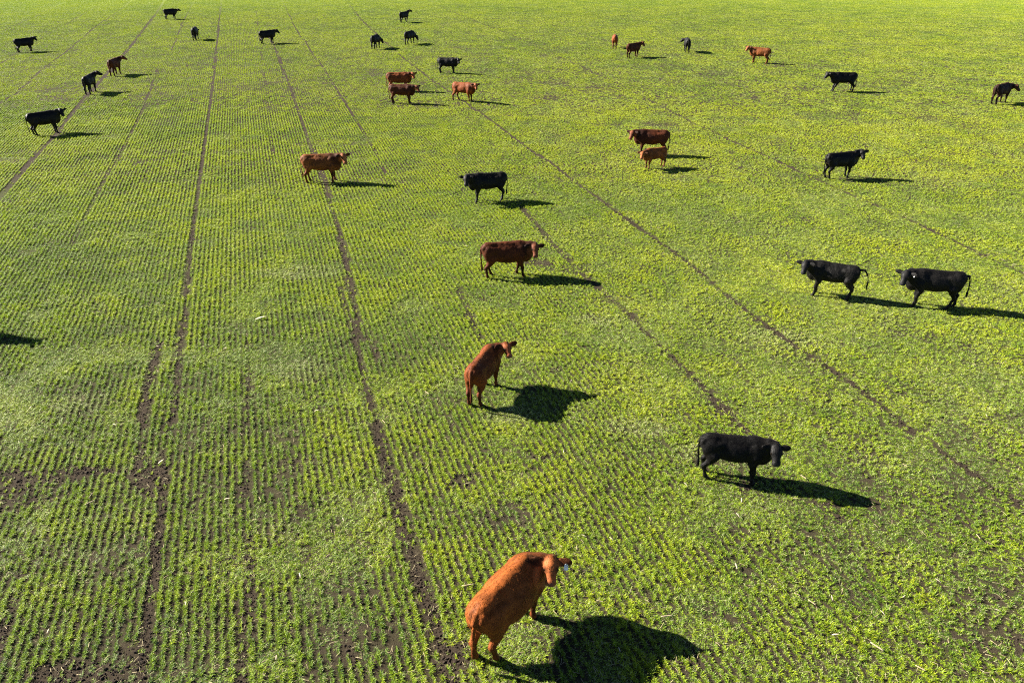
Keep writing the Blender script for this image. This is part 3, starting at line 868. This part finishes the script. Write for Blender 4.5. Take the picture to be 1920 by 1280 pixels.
        base = np.array((.0036, .0032, .0031)) if color == 'black' else np.array((.020, .013, .009))
        col = base[None] * (.6 + .9 * patch)[:, None]
        a = (face * .35)[:, None]; col = col * (1 - a) + np.array([.009, .009, .010]) * a
        a = (muz * .7)[:, None]; col = col * (1 - a) + np.array([.035, .035, .040]) * a
        mat = M_BLACK
    # darker ear insides
    root = bpy.data.objects.new('cow' if not calf else 'calf', None)
    C.objects.link(root)
    zg = float(ground_z(np.array(p[0]), np.array(p[1])))
    root.location = (p[0], p[1], zg); root.rotation_euler = (0, 0, R(hd)); root.scale = (scale,) * 3
    root['label'] = label; root['category'] = 'calf' if calf else 'cow'; root['group'] = group or ('red cattle standing in the field' if color[0] == 'r' else 'black cattle standing in the field')
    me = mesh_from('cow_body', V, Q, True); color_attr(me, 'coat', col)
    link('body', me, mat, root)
    if hair:
        r = np.random.default_rng(int(px_mid[0] * 7 + px_mid[1]))
        n = hair
        i = r.integers(0, len(V), n)
        i = i[(V[i, 2] > .22) & (muz[i] < .3)]; n = len(i)
        P0 = V[i] + r.normal(0, res * .4, (n, 3)); P0 -= N[i] * (.004)
        flow = np.stack([-np.ones(n) * .7, np.zeros(n), -np.ones(n) * (.25 + .7 * np.abs(N[i, 1]))], 1)
        hm = face[i] > .3
        flow[hm] = h * .6 + np.array([0, 0, -.2])
        flow -= N[i] * (flow * N[i]).sum(1)[:, None]
        flow /= np.linalg.norm(flow, axis=1)[:, None] + 1e-6
        clump = fbm(V[i, 0] * 1.3 + V[i, 1], V[i, 2] * 1.1 - V[i, 1], .07, 8, 2)[:, None] - .5
        d = flow * .8 + N[i] * r.uniform(.14, .42, (n, 1)) + r.normal(0, .12, (n, 3)) + clump * np.array([.9, .2, -.7])
        d /= np.linalg.norm(d, axis=1)[:, None]
        L = (.036 * wool * r.uniform(.6, 1.3, (n, 1))) * np.where(hm, .45, 1)[:, None]
        sd_ = np.cross(d, N[i]); sd_ /= np.linalg.norm(sd_, axis=1)[:, None] + 1e-6
        wv = sd_ * .0032
        VV = np.stack([P0 - wv, P0 + wv, P0 + d * L], 1).reshape(-1, 3)
        FF = np.arange(3 * n).reshape(-1, 3)
        hm_ = mesh_from('coat_hair', VV, FF)
        cc = np.repeat(col[i] * r.uniform(.85, 1.25, (n, 1)) * (.65 + .8 * (clump + .5)), 3, 0)
        color_attr(hm_, 'coat', cc)
        link('coat_hair', hm_, mat, root)['kind'] = 'stuff'
    if res < .03:
        # hooves: cloven, two tapered claws in one mesh
        hv, hf = [], []
        for cs in (-1, 1):
            b0 = len(hv); k_ = 8
            for zz, sc_, ox in ((-.012, 1.0, .012), (.03, .92, .006), (.06, .72, -.004)):
                for q in range(k_):
                    a = q * 2 * math.pi / k_
                    hv.append((ox + .062 * sc_ * math.cos(a) * (1.15 if math.cos(a) > 0 else .9), cs * .027 + .027 * sc_ * math.sin(a), zz))
            for l_ in range(2):
                for q in range(k_):
                    hf.append((b0 + l_ * k_ + q, b0 + l_ * k_ + (q + 1) % k_, b0 + (l_ + 1) * k_ + (q + 1) % k_, b0 + (l_ + 1) * k_ + q))
            hf += [tuple(b0 + q for q in range(k_))[::-1], tuple(b0 + 2 * k_ + q for q in range(k_))]
        hme = mesh_from('hoof', hv, hf, True); hme.materials.append(M_HOOF)
        for (hx, hy_) in hoofs:
            o = link('hoof', hme, None, root); o.location = (hx, hy_, 0)
        # eyes
        import bmesh
        bm = bmesh.new(); bmesh.ops.create_uvsphere(bm, u_segments=10, v_segments=8, radius=.027 * hs)
        em = bpy.data.meshes.new('eye'); bm.to_mesh(em); bm.free()
        em.polygons.foreach_set('use_smooth', np.ones(len(em.polygons), dtype=bool)); em.materials.append(M_EYE)
        for s_ in (-1, 1):
            o = link('eye', em, None, root)
            o.location = poll + h * .165 * hs + sdv * s_ * .108 * hs + u * .052 * hs
    if tag:
        s_ = tag
        ed = sdv * s_ * .94 - h * .10 + u * .26 - np.array([0, 0, .10]); ed /= np.linalg.norm(ed)
        c0 = poll + h * .03 * hs + sdv * s_ * .10 * hs + ed * .15 + h * .045
        q = []; out = [(-.030, 0), (.030, 0), (.036, -.025), (.036, -.085), (.028, -.095), (-.028, -.095), (-.036, -.085), (-.036, -.025), (-.012, .02), (.012, .02)]
        order = [8, 9, 1, 2, 3, 4, 5, 6, 7, 0]
        pts = [out[i] for i in order]
        bv = np.array([0, 0, .72]) - h * .62; bv[2] += .12; bv /= np.linalg.norm(bv); nv = np.cross(sdv * s_, bv)
        V2 = [c0 + sdv * a * s_ * tag_size + bv * b * tag_size + nv * e for e in (0, .006) for a, b in pts]
        n = len(pts)
        F2 = [tuple(range(n)), tuple(range(n, 2 * n))[::-1]] + [(i, (i + 1) % n, n + (i + 1) % n, n + i)[::-1] for i in range(n)]
        link('ear_tag', mesh_from('ear_tag', V2, F2), M_TAG, root)
    return root

CAMLOOK = lambda x, y: math.degrees(math.atan2(-gp(x, y)[1], -gp(x, y)[0]))
GR, GB = 'red cattle standing in the field', 'black cattle standing in the field'
def mid(a, b): return ((a[0] + b[0]) / 2, (a[1] + b[1]) / 2)

def hf(hind, front):
    """centre pixel, heading and hoof spacing from the hoof pixels"""
    a, b = gp(*hind), gp(*front)
    d = b - a
    return d, (a + b) / 2, math.degrees(math.atan2(d[1], d[0])), float(np.hypot(*d)) / 1.14

def place(hind, front, color, label, heading=None, scale=None, **kw):
    d, m, hdg, sc = hf(hind, front)
    if heading is None: heading = hdg
    if scale is None: scale = min(max(sc, .82), 1.12)
    c = math.cos(R(heading)); s = math.sin(R(heading))
    # origin of the model is .095 behind the mid point of the hooves
    loc = m + np.array([c, s]) * .095 * scale
    print("HF", label[:44], "heading %.0f sc %.2f used heading %.0f scale %.2f" % (hdg, sc, heading, scale), loc.round(1))
    return cow(mid(hind, front), heading, scale, color, loc=loc, label=label, **kw)

# nearest animals
place((909, 1229), (988, 1158), 'redorange', 'nearest cow, bright orange-red, rump to the camera and head turned back, white ear tag', heading=56, scale=1.07,
      look=('cam', -4), head_pitch=-36, neck=-74, neck_up=14, neck_len=.42, head=.95, push=.13, lift=.20, feet=(.0, .02, -.06, .10), tail=.05, fat=1.24, res=.017, hair=42000, tag=1, legs=1.05)
place((897, 756), (914, 727), 'redbright', 'red brown cow seen from behind beside its wide shadow, looking back to the right', heading=70, scale=.96,
      look=('cam', 22), head_pitch=-36, neck=-72, neck_up=20, neck_len=.42, head=.95, push=.14, lift=.19, feet=(0, .05, -.03, .04), fat=1.0, res=.018, hair=30000)
place((1322, 890), (1414, 900), 'black', 'woolly black calf standing side-on in the lower right, head turned to the camera', look=('cam', 14), head_pitch=-50, neck=-24, neck_up=36, neck_len=.34,
      feet=(.0, -.02, -.06, -.03), fat=.92, res=.018, hair=34000, calf=True, tail=.02, scale=.88, wool=1.5)
place((920, 519), (976, 516), 'reddark', 'dark red cow standing side-on in the centre with a lit orange face', look=('cam', 6), head_pitch=-50, neck=-26, neck_up=27,
      feet=(-.14, .06, .10, -.05), fat=1.04, res=.020, hair=20000, scale=1.02)
place((1584, 560), (1530, 552), 'black', 'black cow with its tail lifted out behind, left one of the black pair', look=('cam', -10), head_pitch=-50, neck=30, neck_up=34, neck_len=.40,
      feet=(.04, -.02, .02, -.01), fat=.86, res=.020, hair=14000, tail_lift=70, scale=.93)
place((1781, 578), (1710, 572), 'black', 'black cow with a small white ear tag, right one of the black pair', look=('cam', -12), head_pitch=-50, neck=28, neck_up=30,
      feet=(.04, -.10, .16, -.12), fat=.92, res=.020, hair=14000, tag=1, tag_size=.36, tail=.05, tail_lift=22, scale=1.0)
place((582, 342), (626, 341), 'red', 'light brown red cow standing across the pale wheel track, left of centre', look=('cam', 22), head_pitch=-48, neck=-18, neck_up=38, neck_len=.42,
      feet=(.03, -.04, .05, -.05), fat=1.0, res=.022, hair=9000, scale=1.07)
place((938, 375), (895, 378), 'black', 'black cow standing side-on facing left, above the dark red cow in the centre', look=('cam', -8), head_pitch=-50, neck=30, neck_up=34, neck_len=.40,
      feet=(.04, -.03, .03, -.05), fat=.98, res=.022, hair=8000, scale=1.0)
place((1243, 291), (1200, 290), 'reddark', 'big dark red cow facing left with a red calf standing in front of it', look=('cam', -25), head_pitch=-48, neck=22, neck_up=30, fat=1.04, res=.024, hair=6000, scale=1.06)
place((1240, 314), (1214, 316), 'red', 'red calf standing close in front of a big dark red cow', heading=205, look=('cam', -10), head_pitch=-40, neck=20, neck_up=12, fat=.92, res=.024, hair=5000,
      calf=True, scale=.80)
place((1555, 335), (1584, 333), 'black', 'black cow facing right with raised head, alone right of the cow and calf', heading=15, look=('cam', 28), head_pitch=-45, neck=-10, neck_up=44, neck_len=.46, fat=.9, res=.024, hair=5000, scale=1.0,
      feet=(0, -.1, .0, .05))
place((73, 254), (101, 250), 'black', 'black cow standing over the left wheel track, lowest of the group at left', heading=45, look=('cam', 15), head_pitch=-45, neck=-15, neck_up=42, neck_len=.42, fat=.98, res=.026, scale=1.04, feet=(.02, .02, .02, .1))
# middle distance
place((731, 172), (765, 170), 'redbright', 'brown red cow partly hidden behind a darker red cow', heading=4, look=('cam', 20), head_pitch=-45, neck=-18, neck_up=36, neck_len=.40, fat=1.0, res=.028, scale=1.05)
place((738, 193), (769, 195), 'reddark', 'dark red cow facing right in front of a lighter one', heading=-4, look=('cam', 35), head_pitch=-40, neck=-8, neck_up=24, fat=.98, res=.028, scale=1.02)
place((858, 189), (880, 191), 'redbright', 'bright red cow standing alone beside the thin track, looking at the camera', heading=-25, look=('cam', 12), head_pitch=-45, neck=-20, neck_up=38, neck_len=.42, fat=.92, res=.028, scale=1.0, feet=(.02, 0, .15, -.16))
place((830, 137), (848, 138), 'black', 'black cow with a grey face standing above the bright red cow', heading=-8, look=('cam', 10), head_pitch=-48, neck=-20, neck_up=32, neck_len=.36, fat=1.0, res=.028, scale=.98)
place((765, 85), (772, 82), 'black', 'black cow grazing with its head down to the right', heading=66, look=-10, head_pitch=-66, neck=-38, neck_up=-48, neck_len=.52, fat=.98, res=.03, scale=1.02)
place((700, 93), (709, 90), 'black', 'black cow grazing, seen from behind near the thin dark line', heading=76, look=35, head_pitch=-60, neck=-30, neck_up=-42, neck_len=.5, fat=.98, res=.03, scale=1.02)
place((752, 44), (763, 41), 'black', 'small far black cow walking right, topmost in the middle', heading=62, look=15, head_pitch=-20, neck=-10, neck_up=46, neck_len=.5, fat=.92, res=.032, scale=1.0, feet=(.15, -.12, .1, -.1))
place((168, 177), (174, 173), 'black', 'black cow standing on the left wheel track, looking right', heading=97, look=25, head_pitch=-28, neck=-50, neck_up=40, neck_len=.48, fat=.95, res=.03, scale=1.02)
place((214, 143), (221, 140), 'reddark', 'red brown cow on the left wheel track, behind the black one', heading=92, look=20, head_pitch=-30, neck=-50, neck_up=34, neck_len=.48, fat=.98, res=.03, scale=1.02)
place((39, 99), (57, 97), 'black', 'far black cow near the left edge facing right', heading=50, look=-20, head_pitch=-40, neck=-10, neck_up=44, neck_len=.44, fat=.95, res=.03, scale=1.0)
place((316, 37), (325, 36), 'black', 'farthest black cow at the top left with its tail held out', heading=48, look=20, head_pitch=-20, neck=0, neck_up=10, fat=1.0, res=.032, scale=1.0, tail_lift=60)
place((366, 78), (369, 73), 'black', 'black cow seen straight from behind in the upper left', heading=100, look=95, head_pitch=-55, neck=0, neck_up=-25, fat=.98, res=.03, scale=1.02)
place((493, 83), (511, 81), 'black', 'black cow standing side-on facing right in the upper left rows', heading=42, look=0, head_pitch=-42, neck=-12, neck_up=36, neck_len=.40, fat=1.0, res=.03, scale=1.02)
# far right
place((1151, 94), (1153, 88), 'redbright', 'bright red cow seen from behind at the upper right, left of a dark one', heading=84, look=82, head_pitch=-60, neck=0, neck_up=-25, fat=1.0, res=.03, scale=1.0)
place((1180, 109), (1192, 107), 'reddark', 'dark red brown cow facing right, just right of the one seen from behind', heading=42, look=-45, head_pitch=-42, neck=-28, neck_up=40, neck_len=.44, fat=1.0, res=.03, scale=1.0, feet=(.1, -.12, .05, -.05))
place((1287, 101), (1288, 95), 'black', 'black cow seen from behind with its head turned left, upper right', heading=84, look=170, head_pitch=-40, neck=50, neck_up=10, fat=1.02, res=.03, scale=1.0)
place((1431, 120), (1417, 118), 'red', 'red cow facing left alone in the upper right', heading=150, look=215, head_pitch=-42, neck=14, neck_up=40, neck_len=.44, fat=.98, res=.03, scale=1.05)
place((1597, 172), (1562, 171), 'black', 'black cow walking left with long stride, right side of the field', heading=180, look=192, head_pitch=-48, neck=4, neck_up=30, neck_len=.46, fat=.9, res=.028, scale=1.08, feet=(.22, .16, -.02, .0))
place((1862, 195), (1881, 193), 'redbrown', 'dark brown cow with lowered head at the right edge', heading=34, look=-45, head_pitch=-45, neck=-35, neck_up=4, neck_len=.46, fat=.98, res=.028, scale=1.06)
place((-132, 627), (-80, 620), 'black', 'black cow just outside the left edge whose shadow reaches into the rows', heading=5, look=-20, head_pitch=-40, neck=-10, neck_up=20, fat=1.0, res=.028, scale=1.0)
